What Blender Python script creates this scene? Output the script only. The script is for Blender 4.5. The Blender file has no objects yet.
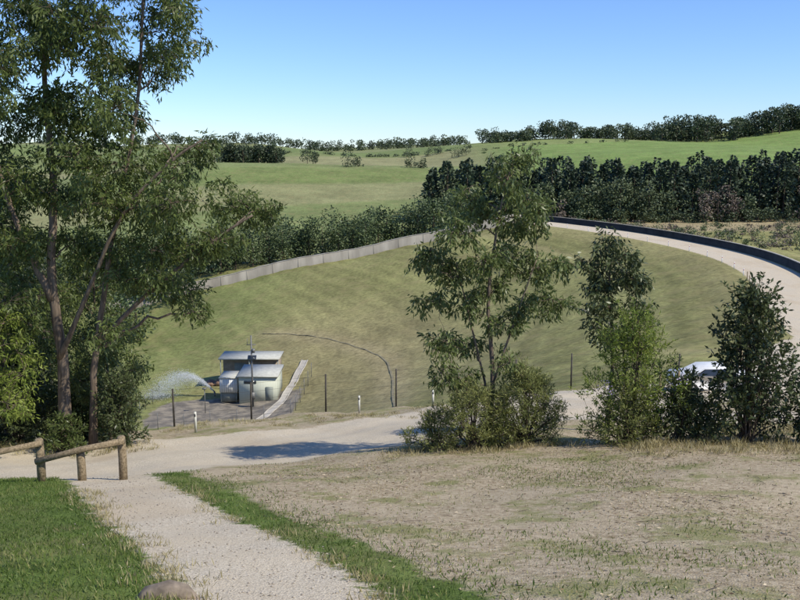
import bpy, math, random
import numpy as np
from mathutils import Vector
rng=np.random.default_rng(7); random.seed(7)
sc=bpy.context.scene
sc.view_settings.view_transform='Standard'; sc.view_settings.look='None'; sc.view_settings.exposure=0

# ------------------------------------------------ camera / light
cam=bpy.data.cameras.new('camera'); co=bpy.data.objects.new('camera',cam); sc.collection.objects.link(co)
cam.sensor_width=36; cam.lens=38.7; cam.clip_start=0.1; cam.clip_end=9000
co.location=(0,0,0); co.rotation_euler=(math.radians(80.1),0,0); sc.camera=co
SUN_AZ=math.radians(119); SUN_EL=math.radians(46)
w=bpy.data.worlds.new('World'); sc.world=w; w.use_nodes=True
nt=w.node_tree; bg=nt.nodes['Background']; sky=nt.nodes.new('ShaderNodeTexSky'); sky.sky_type='NISHITA'
sky.sun_disc=False; sky.sun_elevation=SUN_EL; sky.sun_rotation=SUN_AZ; sky.altitude=200; sky.air_density=1.0; sky.dust_density=0.0; sky.ozone_density=3.0
tn=nt.nodes.new('ShaderNodeMix'); tn.data_type='RGBA'; tn.blend_type='MULTIPLY'; tn.inputs[0].default_value=1; tn.inputs[7].default_value=(.76,.95,1.32,1)
nt.links.new(sky.outputs[0],tn.inputs[6]); nt.links.new(tn.outputs[2],bg.inputs[0]); bg.inputs[1].default_value=0.13
sd_=Vector((math.sin(SUN_AZ)*math.cos(SUN_EL),math.cos(SUN_AZ)*math.cos(SUN_EL),math.sin(SUN_EL)))
sl=bpy.data.lights.new('sun','SUN'); sl.energy=5.0; sl.angle=math.radians(0.5); sl.color=(1,0.94,0.81)
so=bpy.data.objects.new('sun',sl); sc.collection.objects.link(so); so.rotation_euler=sd_.to_track_quat('Z','Y').to_euler(); so.location=(60,-30,60)

# ------------------------------------------------ helpers
def catmull(pts,n=10):
    P=np.array(pts,float); P=np.vstack([2*P[0]-P[1],P,2*P[-1]-P[-2]]); out=[]
    for i in range(1,len(P)-2):
        for k in range(n):
            t=k/n; a,b,c,d=P[i-1],P[i],P[i+1],P[i+2]
            out.append(0.5*((2*b)+(-a+c)*t+(2*a-5*b+4*c-d)*t*t+(-a+3*b-3*c+d)*t**3))
    out.append(P[-2]); return np.array(out)
def pdist(x,y,poly):
    best=np.full(x.shape,1e9)
    for a,b in zip(poly[:-1],poly[1:]):
        dx,dy=b[0]-a[0],b[1]-a[1]; L=dx*dx+dy*dy+1e-9
        t=np.clip(((x-a[0])*dx+(y-a[1])*dy)/L,0,1)
        best=np.minimum(best,np.hypot(x-a[0]-t*dx,y-a[1]-t*dy))
    return best
def sstep(a,b,x):
    t=np.clip((x-a)/(b-a),0,1); return t*t*(3-2*t)

CREST=catmull([(38,74),(44,95),(49,113),(50.5,132),(47.5,152),(42,170),(34,187),(27,198)],8)
ROAD=catmull([(-30,22),(-14,23.7),(-8,24.9),(-3,27),(1.5,29.8),(6,34),(11,39),(18,46),(28,59),(38,74)],8)
PATH=catmull([(0,-6),(-0.2,2),(-.55,5),(-1.03,7.2),(-1.9,9.3),(-3.6,12.5),(-5.0,15.3),(-6.3,18),(-8,21)],8)

# ------------------------------------------------ terrain height: surveyed rows (ratio x/y -> z)
rows={
4:{-.5:-2.95,0:-2.93,.5:-2.93},
7.2:{-.55:-4.0,-.2:-4.0,.2:-4.0,.55:-3.95},
12:{-.5:-5.5,-.2:-5.45,.1:-5.4,.5:-5.3},
18:{-.5:-7.3,-.33:-7.15,-.1:-7.0,.15:-6.8,.35:-6.55,.5:-6.5},
22:{-.5:-8.6,-.35:-8.5,-.12:-8.25,.1:-7.7,.25:-7.6,.4:-7.5,.5:-7.5},
28:{-.5:-10,-.35:-9.9,-.12:-9.7,0:-9.4,.2:-8.9,.35:-9.0,.5:-9.0},
34:{-.45:-11.6,-.3:-11.4,-.12:-11,0:-10.7,.2:-10.1,.35:-10.4,.5:-10.3},
39:{-.5:-13.5,-.25:-13,-.12:-12.3,0:-12.0,.1:-11.6,.2:-11.2,.35:-11.5,.5:-11.5},
46:{-.5:-18,-.24:-17,-.12:-15.8,0:-14.9,.1:-14,.2:-13,.35:-13.0,.5:-12.8},
60:{-.5:-22,-.33:-23.5,-.24:-22.5,-.12:-21.5,0:-19.6,.12:-17.9,.24:-16,.35:-14.9,.46:-14.3,.6:-14.5},
80:{-.5:-28,-.33:-30,-.24:-29.3,-.12:-27.5,0:-24.4,.12:-21.5,.24:-18.8,.35:-16.9,.6:-17},
100:{-.5:-31,-.33:-33,-.24:-32.8,-.12:-31.3,0:-27.8,.12:-23.5,.24:-19.8,.34:-17.3,.6:-18},
114:{-.5:-32,-.33:-33.5,-.24:-33.1,-.17:-32.6,-.1:-30.8,0:-28},
130:{-.5:-33,-.33:-34,-.12:-30,0:-27,.12:-23,.24:-19,.31:-17,.6:-18.5},
160:{-.5:-33,-.33:-33.5,-.24:-31.2,-.12:-27.4,0:-24,.12:-20.3,.22:-17.2,.45:-18.5},
185:{-.5:-33,-.33:-33,-.24:-29.5,-.12:-25,0:-21,.08:-18.2,.15:-16.2,.3:-18,.45:-19},
215:{-.5:-33,-.24:-30,-.12:-27,0:-24.2,.12:-19,.24:-19,.35:-19.6,.5:-19.6},
260:{-.5:-30,-.24:-27,-.12:-25,0:-22.5,.12:-20,.24:-20,.35:-20,.5:-19.5},
310:{-.5:-24,-.24:-21.5,-.12:-20.8,0:-20,.12:-18.5,.24:-18,.35:-17,.5:-16},
390:{-.5:-17,-.24:-13.5,-.12:-13.5,0:-14,.12:-12,.24:-10,.35:-8,.5:-6},
460:{-.5:-16,-.24:-10.5,-.12:-8.8,0:-8.2,.12:-6,.24:-3,.35:-1,.5:0},
540:{-.5:-18,-.24:-15.5,-.12:-13.5,0:-10.5,.12:-3,.24:-.5,.35:2,.5:4},
640:{-.5:-11,-.24:-8,-.12:-7,0:-5,.12:1,.24:5,.35:9,.5:14},
760:{-.5:0,-.24:0,-.12:.5,0:0,.12:4,.24:9.5,.35:15,.5:21},
1000:{-.5:6,-.24:5,-.12:2,0:3.5,.24:9,.5:16},
1600:{-.5:0,0:0,.5:8},
4500:{-.5:-20,0:-20,.5:-20}}
cp=[]
for Y,d in rows.items():
    us=sorted(d)
    for u in us: cp.append((u*Y,Y,d[u]))
    cp.append((-1.15*Y*.75,Y*.75,d[us[0]])); cp.append((1.15*Y*.75,Y*.75,d[us[-1]]))
cp=np.array(cp)
cpd=pdist(cp[:,0],cp[:,1],CREST); cp=cp[(cpd>5)]
ext=[(p[0],p[1],-16.0) for p in CREST[::5]]
cp=np.vstack([cp,ext])
KA=2.0
def warp(x,y):
    r=np.hypot(x,y); a=np.arctan2(x,y); return np.clip(a,-1.2,1.2)*KA,np.log(np.maximum(r,3)),r,a
ca,cl,cr,_=warp(cp[:,0],cp[:,1]); ct=cp[:,2]/cr
def U(d2): return 0.5*d2*np.log(d2+1e-12)
n=len(cp); K=U((ca[:,None]-ca)**2+(cl[:,None]-cl)**2)+np.eye(n)*4e-4
Pm=np.stack([np.ones(n),ca,cl],1); A=np.block([[K,Pm],[Pm.T,np.zeros((3,3))]])
sol=np.linalg.solve(A,np.concatenate([ct,np.zeros(3)]))
def tps(a,l):
    out=np.zeros(a.shape)
    for s in range(0,len(a),20000):
        aa=a[s:s+20000]; ll=l[s:s+20000]
        out[s:s+20000]=U((aa[:,None]-ca)**2+(ll[:,None]-cl)**2)@sol[:n]+sol[n]+sol[n+1]*aa+sol[n+2]*ll
    return out
def H(x,y):
    x=np.atleast_1d(np.asarray(x,float)); y=np.atleast_1d(np.asarray(y,float))
    a,l,r,ar=warp(x,y); z=tps(a,l)*r
    back=np.abs(ar)>1.2
    if back.any():
        z2=tps(-a[back],l[back])*r[back]; f=(np.abs(ar[back])-1.2)/(math.pi-1.2)*.5
        z[back]=z[back]*(1-f)+z2*f
    k=sstep(4.2,7,r); z=z*k+(-1.6-.333*r)*(1-k)
    d=pdist(x,y,CREST); k=sstep(4.6,9,d); z=z*k-16*(1-k)
    amp=np.clip(r/40,0.15,1)*.06
    z=z+amp*(np.sin(x*1.3+y*.7)+np.sin(y*1.1-x*.6+2)+.6*np.sin(x*2.9+1)*np.sin(y*2.3))*(np.clip((d-4)/4,0,1))
    # rolling country beyond the dam
    z=z+sstep(290,460,r)*(2.2*np.sin(x/38+y/170+.8)+1.6*np.sin(x/71-y/95+2.0)+.8*np.sin(x/19+y/60))
    return z
def h1(x,y): return float(H([x],[y])[0])

# ------------------------------------------------ mesh builder
class MB:
    def __init__(s): s.V=[];s.F=[];s.M=[];s.A=[];s.n=0
    def add(s,V,F,m=0,var=0.5):
        V=np.asarray(V,float).reshape(-1,3); F=np.asarray(F,int)
        if F.shape[1]==3: F=np.column_stack([F,np.full(len(F),-10**9)])
        s.F.append(np.where(F<0,F,F+s.n)); s.V.append(V); s.n+=len(V)
        s.M.append(np.full(len(F),m)); s.A.append(np.broadcast_to(np.asarray(var,float),(len(V),)).copy())
    def box(s,c,size,m=0,var=.5,rz=0,rot=None):
        x,y,z=[q/2 for q in size]
        V=np.array([(-x,-y,-z),(x,-y,-z),(x,y,-z),(-x,y,-z),(-x,-y,z),(x,-y,z),(x,y,z),(-x,y,z)])
        if rz: 
            cc,ss=math.cos(rz),math.sin(rz); V=V@np.array([[cc,ss,0],[-ss,cc,0],[0,0,1]])
        if rot is not None: V=V@np.array(rot).T
        s.add(V+np.array(c),[(0,3,2,1),(4,5,6,7),(0,1,5,4),(1,2,6,5),(2,3,7,6),(3,0,4,7)],m,var)
    def tube(s,pts,rad,sides=6,m=0,var=.5,cap=True):
        P=np.array(pts,float); n=len(P); rad=np.broadcast_to(np.asarray(rad,float),(n,))
        T=np.gradient(P,axis=0); T/=np.linalg.norm(T,axis=1)[:,None]+1e-9
        ref=np.where(np.abs(T[:,2:3])>.9,np.array([[1.,0,0]]),np.array([[0,0,1.]]))
        ref=np.broadcast_to(ref[0],(n,3)) 
        N=np.cross(T,ref); N/=np.linalg.norm(N,axis=1)[:,None]+1e-9; B=np.cross(T,N)
        a=np.arange(sides)*2*math.pi/sides
        V=(P[:,None]+rad[:,None,None]*(np.cos(a)[None,:,None]*N[:,None]+np.sin(a)[None,:,None]*B[:,None])).reshape(-1,3)
        F=[]
        for i in range(n-1):
            for k in range(sides):
                k2=(k+1)%sides; F.append((i*sides+k,i*sides+k2,(i+1)*sides+k2,(i+1)*sides+k))
        if cap:
            V=np.vstack([V,P[0],P[-1]]); q=n*sides
            s.add(V,F,m,var); 
            F3=[(q,(k+1)%sides,k) for k in range(sides)]+[(q+1,(n-1)*sides+k,(n-1)*sides+(k+1)%sides) for k in range(sides)]
            s.F.append(np.column_stack([np.array(F3)+s.n-len(V),np.full(2*sides,-10**9)])); s.M.append(np.full(2*sides,m))
        else: s.add(V,F,m,var)
    def leaves(s,P,D,L,Wd,m=1,var=.5):
        n=len(P); D=D/(np.linalg.norm(D,axis=1)[:,None]+1e-9)
        R=rng.normal(size=(n,3)); W=np.cross(D,R); W/=np.linalg.norm(W,axis=1)[:,None]+1e-9
        L=np.broadcast_to(L,(n,))[:,None]; Wd=np.broadcast_to(Wd,(n,))[:,None]
        mid=P+D*L*.45
        V=np.stack([P,mid+W*Wd*.5,P+D*L,mid-W*Wd*.5],1).reshape(-1,3)
        F=np.arange(n*4).reshape(-1,4)
        s.add(V,F,m,np.repeat(np.broadcast_to(var,(n,)),4))
    def build(s,name,mats,parent=None,smooth=()):
        V=np.vstack(s.V); F=np.vstack(s.F); M=np.concatenate(s.M); A=np.concatenate(s.A)
        cnt=np.where(F[:,3]<0,3,4); me=bpy.data.meshes.new(name)
        me.vertices.add(len(V)); me.vertices.foreach_set('co',V.astype(np.float32).ravel())
        flat=F.ravel(); flat=flat[flat>=0]
        me.loops.add(len(flat)); me.loops.foreach_set('vertex_index',flat.astype(np.int32))
        me.polygons.add(len(F)); st=np.concatenate([[0],np.cumsum(cnt)[:-1]])
        me.polygons.foreach_set('loop_start',st.astype(np.int32)); me.polygons.foreach_set('loop_total',cnt.astype(np.int32))
        me.polygons.foreach_set('material_index',M.astype(np.int32))
        if smooth: me.polygons.foreach_set('use_smooth',np.isin(M,smooth))
        at=me.attributes.new('var','FLOAT','POINT'); at.data.foreach_set('value',A.astype(np.float32))
        me.update(calc_edges=True); me.validate()
        for m in mats: me.materials.append(m)
        o=bpy.data.objects.new(name,me); sc.collection.objects.link(o)
        if parent: o.parent=parent
        return o
def empty(name,loc=(0,0,0)):
    e=bpy.data.objects.new(name,None); sc.collection.objects.link(e); e.location=loc; return e

# ------------------------------------------------ materials
def newmat(name):
    m=bpy.data.materials.new(name); m.use_nodes=True; t=m.node_tree; return m,t,t.nodes['Principled BSDF']
def leafmat(name,dark,mid,light,trans=.3,rough=.55):
    m,t,b=newmat(name); N=t.nodes; Lk=t.links
    a=N.new('ShaderNodeAttribute'); a.attribute_name='var'
    r=N.new('ShaderNodeValToRGB'); e=r.color_ramp.elements
    e[0].position=0; e[0].color=(*dark,1); e[1].position=1; e[1].color=(*light,1); x=e.new(.5); x.color=(*mid,1)
    Lk.new(a.outputs['Fac'],r.inputs[0]); Lk.new(r.outputs[0],b.inputs['Base Color']); b.inputs['Roughness'].default_value=rough
    b.inputs['Specular IOR Level'].default_value=.35
    if trans>0:
        tr=N.new('ShaderNodeBsdfTranslucent'); Lk.new(r.outputs[0],tr.inputs[0]); mx=N.new('ShaderNodeMixShader'); mx.inputs[0].default_value=trans
        Lk.new(b.outputs[0],mx.inputs[1]); Lk.new(tr.outputs[0],mx.inputs[2]); Lk.new(mx.outputs[0],N['Material Output'].inputs[0])
    return m
def noisemat(name,c1,c2,scale=5,rough=.8,bump=.2,stretch=(1,1,1),detail=6,metal=0,spec=.3,lo=.3,hi=.7):
    m,t,b=newmat(name); N=t.nodes; Lk=t.links
    tc=N.new('ShaderNodeTexCoord'); mp=N.new('ShaderNodeMapping'); mp.inputs['Scale'].default_value=stretch; Lk.new(tc.outputs['Object'],mp.inputs[0])
    no=N.new('ShaderNodeTexNoise'); no.inputs['Scale'].default_value=scale; no.inputs['Detail'].default_value=detail; Lk.new(mp.outputs[0],no.inputs[0])
    r=N.new('ShaderNodeValToRGB'); e=r.color_ramp.elements; e[0].position=lo; e[0].color=(*c1,1); e[1].position=hi; e[1].color=(*c2,1)
    Lk.new(no.outputs[0],r.inputs[0]); Lk.new(r.outputs[0],b.inputs['Base Color']); b.inputs['Roughness'].default_value=rough; b.inputs['Metallic'].default_value=metal
    b.inputs['Specular IOR Level'].default_value=spec
    if bump:
        bp=N.new('ShaderNodeBump'); bp.inputs['Strength'].default_value=bump; bp.inputs['Distance'].default_value=.02; Lk.new(no.outputs[0],bp.inputs['Height']); Lk.new(bp.outputs[0],b.inputs['Normal'])
    return m
bark=noisemat('gum_bark',(.07,.052,.036),(.23,.175,.125),4,.85,.5,(3,3,.5))
barkdark=noisemat('dark_bark',(.04,.03,.022),(.13,.10,.07),5,.9,.5,(3,3,.5))
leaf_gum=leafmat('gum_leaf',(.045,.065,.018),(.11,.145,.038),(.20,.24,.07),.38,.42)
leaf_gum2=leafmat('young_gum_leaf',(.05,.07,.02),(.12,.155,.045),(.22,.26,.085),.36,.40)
leaf_light=leafmat('light_leaf',(.07,.10,.018),(.19,.25,.04),(.33,.38,.08),.4)
leaf_olive=leafmat('olive_leaf',(.08,.095,.025),(.19,.21,.06),(.33,.34,.12),.36)
leaf_dark=leafmat('dark_leaf',(.020,.03,.012),(.052,.07,.026),(.12,.145,.055),.28,.40)
leaf_far=leafmat('distant_leaf',(.035,.05,.024),(.07,.095,.042),(.12,.145,.062),0)
leaf_mid=leafmat('row_leaf',(.035,.055,.022),(.07,.10,.036),(.13,.165,.06),0)
leaf_pine=leafmat('pine_needles',(.028,.043,.026),(.055,.08,.042),(.10,.13,.062),0)
leaf_brown=leafmat('bare_twigs',(.09,.065,.05),(.16,.125,.095),(.24,.19,.14),0)
grassm=leafmat('grass_blade',(.055,.10,.014),(.14,.20,.04),(.36,.32,.14),.38)
drym=leafmat('dry_grass_blade',(.19,.16,.06),(.40,.34,.17),(.56,.50,.31),.3)
litterm=leafmat('leaf_litter_mat',(.08,.05,.03),(.25,.18,.105),(.52,.43,.29),0)
concrete=noisemat('concrete',(.27,.245,.20),(.45,.42,.36),.7,.9,.2)
darkwall=noisemat('dark_parapet',(.018,.018,.017),(.045,.044,.04),.6,.8,.1)
timber=noisemat('weathered_log',(.12,.09,.05),(.34,.26,.16),6,.85,.5,(4,4,4))
steel=noisemat('galvanised_steel',(.12,.12,.12),(.22,.22,.21),8,.6,0,metal=.4)
white=noisemat('white_paint',(.68,.68,.66),(.8,.8,.78),3,.5,0)

# ------------------------------------------------ terrain mesh
az=np.concatenate([np.linspace(-math.pi,-.75,40,endpoint=False),np.linspace(-.75,.75,330,endpoint=False),np.linspace(.75,math.pi,41)])[:-1]
rr=np.concatenate([[0.3],np.exp(np.linspace(math.log(1.),math.log(6000),720))])
AZ,RR=np.meshgrid(az,rr); X=(RR*np.sin(AZ)).ravel(); Y=(RR*np.cos(AZ)).ravel(); Z=H(X,Y)
na=len(az); nr=len(rr)
i=np.arange(nr-1)[:,None]*na; j=np.arange(na)[None,:]; j2=(j+1)%na
F=np.stack([i+j,i+j2,i+na+j2,i+na+j],-1).reshape(-1,4)[:,::-1]
mb=MB(); mb.add(np.stack([X,Y,Z],1),F,0); 
V0=len(X); mb.add([[0,0,h1(0,0.01)]],np.zeros((0,4),int)); 
F3=np.stack([np.full(na,V0),np.arange(na),(np.arange(na)+1)%na],1); mb.F.append(np.column_stack([F3[:,[0,2,1]],np.full(na,-10**9)])); mb.M.append(np.zeros(na,int))
X=np.append(X,0);Y=np.append(Y,0)
dPath=pdist(X,Y,PATH); dRoad=pdist(X,Y,ROAD); dCrest=pdist(X,Y,CREST)
roadhw=4.1-1.4*sstep(40,60,Y)
yardx,yardy=-22.5,105.5
qx=np.abs(X-yardx)-9.5; qy=np.abs(Y-yardy)-6; sdYard=-np.maximum(qx,qy)
grav=np.maximum.reduce([.95-dPath,roadhw-dRoad,3.7-dCrest])
grav=np.maximum(grav,-np.hypot((X+7)/1.0,(Y-20.8)/.8)+2.3)
grav=np.maximum(grav,(3.0-np.hypot((X-8)/2.2,(Y-30)/1.3)))
GR=np.clip(grav,-3,3)
pxs=np.interp(Y,PATH[:,1],PATH[:,0]); s=X-pxs
dry=sstep(1.3,2.5,s)*sstep(26,22,Y-.05*X)
dry=np.maximum(dry,.62*sstep(22,24,Y)*sstep(45,38,Y))
def mixc(a,b,k): return a*(1-k[:,None])+np.array(b)[None,:]*k[:,None]
C=np.tile(np.array([.12,.17,.04]),(len(X),1))
C=mixc(C,(.25,.23,.10),sstep(24,30,Y)*sstep(60,45,Y))
C=mixc(C,(.225,.22,.085),sstep(42,60,Y))
# mown bands that follow the crest and the toe drain
DR1=catmull([(-23,141),(-16,136),(-8,127),(-2.6,117),(-1.0,106),(-.8,94),(-.5,82)],8)
dD=pdist(X,Y,DR1)
band=.5+.22*np.sin(dCrest*1.9)+.2*np.sin(dCrest*.8+np.sin(dCrest*.23)*2)+.2*np.sin(dCrest*.33+1+np.sin(X*.04))
band=band+.18*np.sin(dD*1.6)*sstep(26,8,dD)
emb=sstep(45,60,Y)*sstep(205,190,Y)
C=C*(1+emb*(band-.5)*.42)[:,None]
C=mixc(C,(.31,.255,.135),emb*sstep(36,10,np.hypot((X+12),(Y-112)*.7))*.6)
C=mixc(C,(.33,.27,.15),emb*sstep(3.2,.8,dD)*.55)
C=mixc(C,(.30,.26,.12),emb*sstep(12,7,dCrest)*.5)
C=mixc(C,(.30,.255,.13),emb*sstep(1.6,.7,np.abs(dCrest-17))*.45)
C=mixc(C,(.155,.19,.06),sstep(-16,-34,X)*emb*.6)
far=sstep(200,240,Y)
C=mixc(C,(.18,.215,.08),far)
dryf=sstep(205,212,Y)*sstep(262,255,Y)*sstep(50,62,X); C=mixc(C,(.33,.27,.155),dryf)
q_=Y-.35*X
C=mixc(C,(.235,.235,.11),sstep(330,334,q_)*sstep(392,388,q_)*sstep(60,40,X)*.9)
C=mixc(C,(.16,.20,.065),sstep(392,396,q_)*sstep(450,446,q_)*sstep(60,40,X))
C=mixc(C,(.26,.25,.125),sstep(520,530,Y+.2*X)*sstep(660,650,Y-.15*X)*sstep(70,30,X)*.85)
C=mixc(C,(.15,.20,.065),sstep(670,680,Y+.1*X)*sstep(70,30,X)*.8)
C=mixc(C,(.175,.25,.07),sstep(320,340,Y)*sstep(30,60,X-.04*Y))
C=mixc(C,(.215,.255,.09),sstep(600,604,Y-.25*X)*sstep(50,80,X)*.8)
C=mixc(C,(.24,.25,.12),sstep(800,820,Y)*.6)
ter=mb.build('ground',[],smooth=(0,)); me=ter.data
at=me.attributes.new('zone','FLOAT_COLOR','POINT'); at.data.foreach_set('color',np.column_stack([C,np.ones(len(X))]).astype(np.float32).ravel())
for nm,v in (('grav',GR),('dry',dry),('yard',np.clip(sdYard,-3,3))):
    at=me.attributes.new(nm,'FLOAT','POINT'); at.data.foreach_set('value',v.astype(np.float32))
m,t,b=newmat('ground'); N=t.nodes; Lk=t.links
def noi(scale,det=4,stretch=None,rough=.6):
    n_=N.new('ShaderNodeTexNoise'); n_.inputs['Scale'].default_value=scale; n_.inputs['Detail'].default_value=det; n_.inputs['Roughness'].default_value=rough
    if stretch:
        mp=N.new('ShaderNodeMapping'); mp.inputs['Scale'].default_value=stretch; Lk.new(tc.outputs['Object'],mp.inputs[0]); Lk.new(mp.outputs[0],n_.inputs[0])
    else: Lk.new(tc.outputs['Object'],n_.inputs[0])
    return n_.outputs[0]
def mth(op,a,b_=None,c_=None):
    q=N.new('ShaderNodeMath'); q.operation=op
    for k,v in enumerate((a,b_,c_)):
        if v is None: continue
        if isinstance(v,(int,float)): q.inputs[k].default_value=v
        else: Lk.new(v,q.inputs[k])
    return q.outputs[0]
def mrange(v,a,b_,c_=0,d=1):
    q=N.new('ShaderNodeMapRange'); q.interpolation_type='SMOOTHSTEP'; Lk.new(v,q.inputs[0])
    for k,x_ in zip((1,2,3,4),(a,b_,c_,d)): q.inputs[k].default_value=x_
    return q.outputs[0]
def mixn(f,a,b_,mode='MIX'):
    q=N.new('ShaderNodeMix'); q.data_type='RGBA'; q.blend_type=mode
    if isinstance(f,(int,float)): q.inputs[0].default_value=f
    else: Lk.new(f,q.inputs[0])
    for k,v in ((6,a),(7,b_)):
        if isinstance(v,tuple): q.inputs[k].default_value=(*v,1)
        else: Lk.new(v,q.inputs[k])
    return q.outputs[2]
def att(nm): a=N.new('ShaderNodeAttribute'); a.attribute_name=nm; return a
tc=N.new('ShaderNodeTexCoord')
zone=att('zone').outputs['Color']
n_fine=noi(22,4,rough=.75); n_med=noi(1.6,5); n_big=noi(.06,4); n_str=noi(.5,4,(1,.25,1))
v=mth('MULTIPLY',mrange(n_fine,.25,.75,.6,1.4),mrange(n_med,.25,.75,.70,1.30)); v=mth('MULTIPLY',v,mrange(n_big,.3,.7,.85,1.15)); v=mth('MULTIPLY',v,mrange(n_str,.3,.7,.92,1.08))
vc=N.new('ShaderNodeCombineColor'); [Lk.new(v,vc.inputs[k]) for k in range(3)]
grassc=mixn(1.0,zone,vc.outputs[0],'MULTIPLY')
grassc=mixn(mrange(noi(.35,5),.46,.7,0,.42),grassc,(.30,.25,.12))
dn=noi(.75,7,rough=.7); dn2=noi(9,5,rough=.8)
dcol=mixn(mrange(dn2,.32,.68),(.23,.17,.10),(.54,.45,.31))
dcol=mixn(mrange(noi(.4,5),.4,.65,0,.5),dcol,(.47,.39,.27))
dcol=mixn(mrange(dn,.49,.62,0,.72),dcol,(.20,.21,.07))
dmask=mth('ADD',att('dry').outputs['Fac'],mth('MULTIPLY',mth('SUBTRACT',noi(2.2,5),.5),1.0)); dmask=mrange(dmask,.35,.65)
base=mixn(dmask,grassc,dcol)
vo=N.new('ShaderNodeTexVoronoi'); vo.inputs['Scale'].default_value=45; Lk.new(tc.outputs['Object'],vo.inputs[0])
sep=N.new('ShaderNodeSeparateColor'); Lk.new(vo.outputs['Color'],sep.inputs[0])
gcol=mixn(sep.outputs[0],(.40,.34,.25),(.67,.59,.46)); gcol=mixn(mrange(noi(.8,5),.35,.7,0,.6),gcol,(.58,.485,.345)); gcol=mixn(mrange(noi(.25,4,(1,.5,1)),.5,.65,0,.4),gcol,(.45,.35,.23))
gcol=mixn(mrange(noi(5,5,rough=.8),.55,.75,0,.4),gcol,(.29,.23,.16))
gmask=mth('ADD',att('grav').outputs['Fac'],mth('MULTIPLY',mth('SUBTRACT',noi(3.5,6,rough=.75),.5),1.4)); gmask=mrange(gmask,-.08,.14)
base=mixn(gmask,base,gcol)
ymask=mth('ADD',att('yard').outputs['Fac'],mth('MULTIPLY',mth('SUBTRACT',noi(.4,4),.5),3)); ymask=mrange(ymask,-.2,.3)
base=mixn(ymask,base,mixn(mrange(noi(.7,4),.35,.65),(.15,.135,.115),(.30,.26,.20)))
Lk.new(base,b.inputs['Base Color']); b.inputs['Roughness'].default_value=.95; b.inputs['Specular IOR Level'].default_value=.1
bp=N.new('ShaderNodeBump'); bp.inputs['Strength'].default_value=.6; bp.inputs['Distance'].default_value=.03
hh=mth('ADD',n_fine,mth('MULTIPLY',vo.outputs['Distance'],.5)); Lk.new(hh,bp.inputs['Height']); Lk.new(bp.outputs[0],b.inputs['Normal'])
me.materials.append(m)

# ------------------------------------------------ tree generators
def unit(n):
    v=rng.normal(size=(n,3)); return v/np.linalg.norm(v,axis=1)[:,None]
def sprays(mb,c,r,n,nl,L,W,m=1,droop=.8,varc=.5,twig=True,sq=.8,tm=0):
    c=np.asarray(c,float)
    for k in range(n):
        d=unit(1)[0]; d[2]=d[2]*.8+.1
        p=c+d*r*(rng.random()**.4)*np.array([1,1,sq])
        ax=d*.7+np.array([0,0,-.25*droop])+rng.normal(size=3)*.35; ax/=np.linalg.norm(ax)
        ln=L*rng.uniform(1.0,2.2)
        if twig and k%3==0: mb.tube([c+(p-c)*.3,p,p+ax*ln],[.010,.007,.003],3,tm,.4,cap=False)
        tt=rng.random(nl)[:,None]
        P=p+ax*ln*tt+rng.normal(size=(nl,3))*L*.35
        D=ax*.5+rng.normal(size=(nl,3))*.65+np.array([0,0,-droop])
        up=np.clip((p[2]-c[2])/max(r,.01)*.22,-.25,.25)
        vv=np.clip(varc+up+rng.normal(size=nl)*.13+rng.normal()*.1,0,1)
        mb.leaves(P,D,L*rng.uniform(.7,1.25,nl),W*rng.uniform(.7,1.25,nl),m,vv)
def tree(name,x,y,trunks,clumps,bm,lm,L=.15,W=.035,dens=60,nl=14,droop=.8,limb=1.0,sides=8,depth=0,varc=.5,trunk_r=.1,rs=1.0):
    mb=MB(); z=h1(x,y)-.15; pool=[]
    for tr,r0,r1 in trunks:
        P=catmull(tr,6); n_=len(P); rad=r0+(r1-r0)*np.linspace(0,1,n_)**.8
        rad=rad*(1+.35*np.exp(-np.linspace(0,1,n_)*18))
        P=P+np.column_stack([rng.normal(size=n_)*r1*.35,rng.normal(size=n_)*r1*.35,np.zeros(n_)])
        P=P+np.array([x,y,z]); mb.tube(P,rad,sides,0,.5)
        for q,rq in zip(P,rad): pool.append((q,rq))
    cl=[]
    for c in clumps:
        dy=c[3] if len(c)>3 else rng.normal()*depth
        cl.append((np.array([x+c[0],y+dy,z+c[1]]),c[2]*rs))
    def score(c): return min(np.linalg.norm(c-q) for q,_ in pool)
    cl.sort(key=lambda c:score(c[0]))
    for c,r in cl:
        best=None;bs=1e9
        for q,rq in pool:
            dz=c[2]-q[2]; d=np.linalg.norm(c-q); sc_=d+(2.0*max(0,.35*d-dz))
            if sc_<bs: bs=sc_;best=(q,rq)
        q,rq=best; d=np.linalg.norm(c-q)
        if d>.15:
            mid=q+(c-q)*.5+np.array([0,0,.10*d])+rng.normal(size=3)*.06*d
            P=catmull([q,mid,c],5); r0=min(rq*.7,(.018+.016*d)*limb); P[1:-1]+=rng.normal(size=(len(P)-2,3))*.02*d
            rad=np.linspace(r0,max(.006,r0*.35),len(P)); mb.tube(P,rad,5,0,.5,cap=False)
            for a_,b_ in zip(P[3:],rad[3:]): pool.append((a_,b_))
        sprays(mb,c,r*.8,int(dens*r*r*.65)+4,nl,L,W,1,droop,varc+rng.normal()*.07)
        for q_ in range(4):
            d=unit(1)[0]; c2=c+d*r*np.array([1,1,.8])*rng.uniform(.75,1.15)
            mb.tube([c,(c+c2)/2+np.array([0,0,.05]),c2],[.014,.01,.006],3,0,.4,cap=False)
            sprays(mb,c2,r*.36,int(dens*r*r*.12)+3,nl,L,W,1,droop,varc+rng.normal()*.12)
    return mb.build(name,[bm,lm],smooth=(0,))

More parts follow.
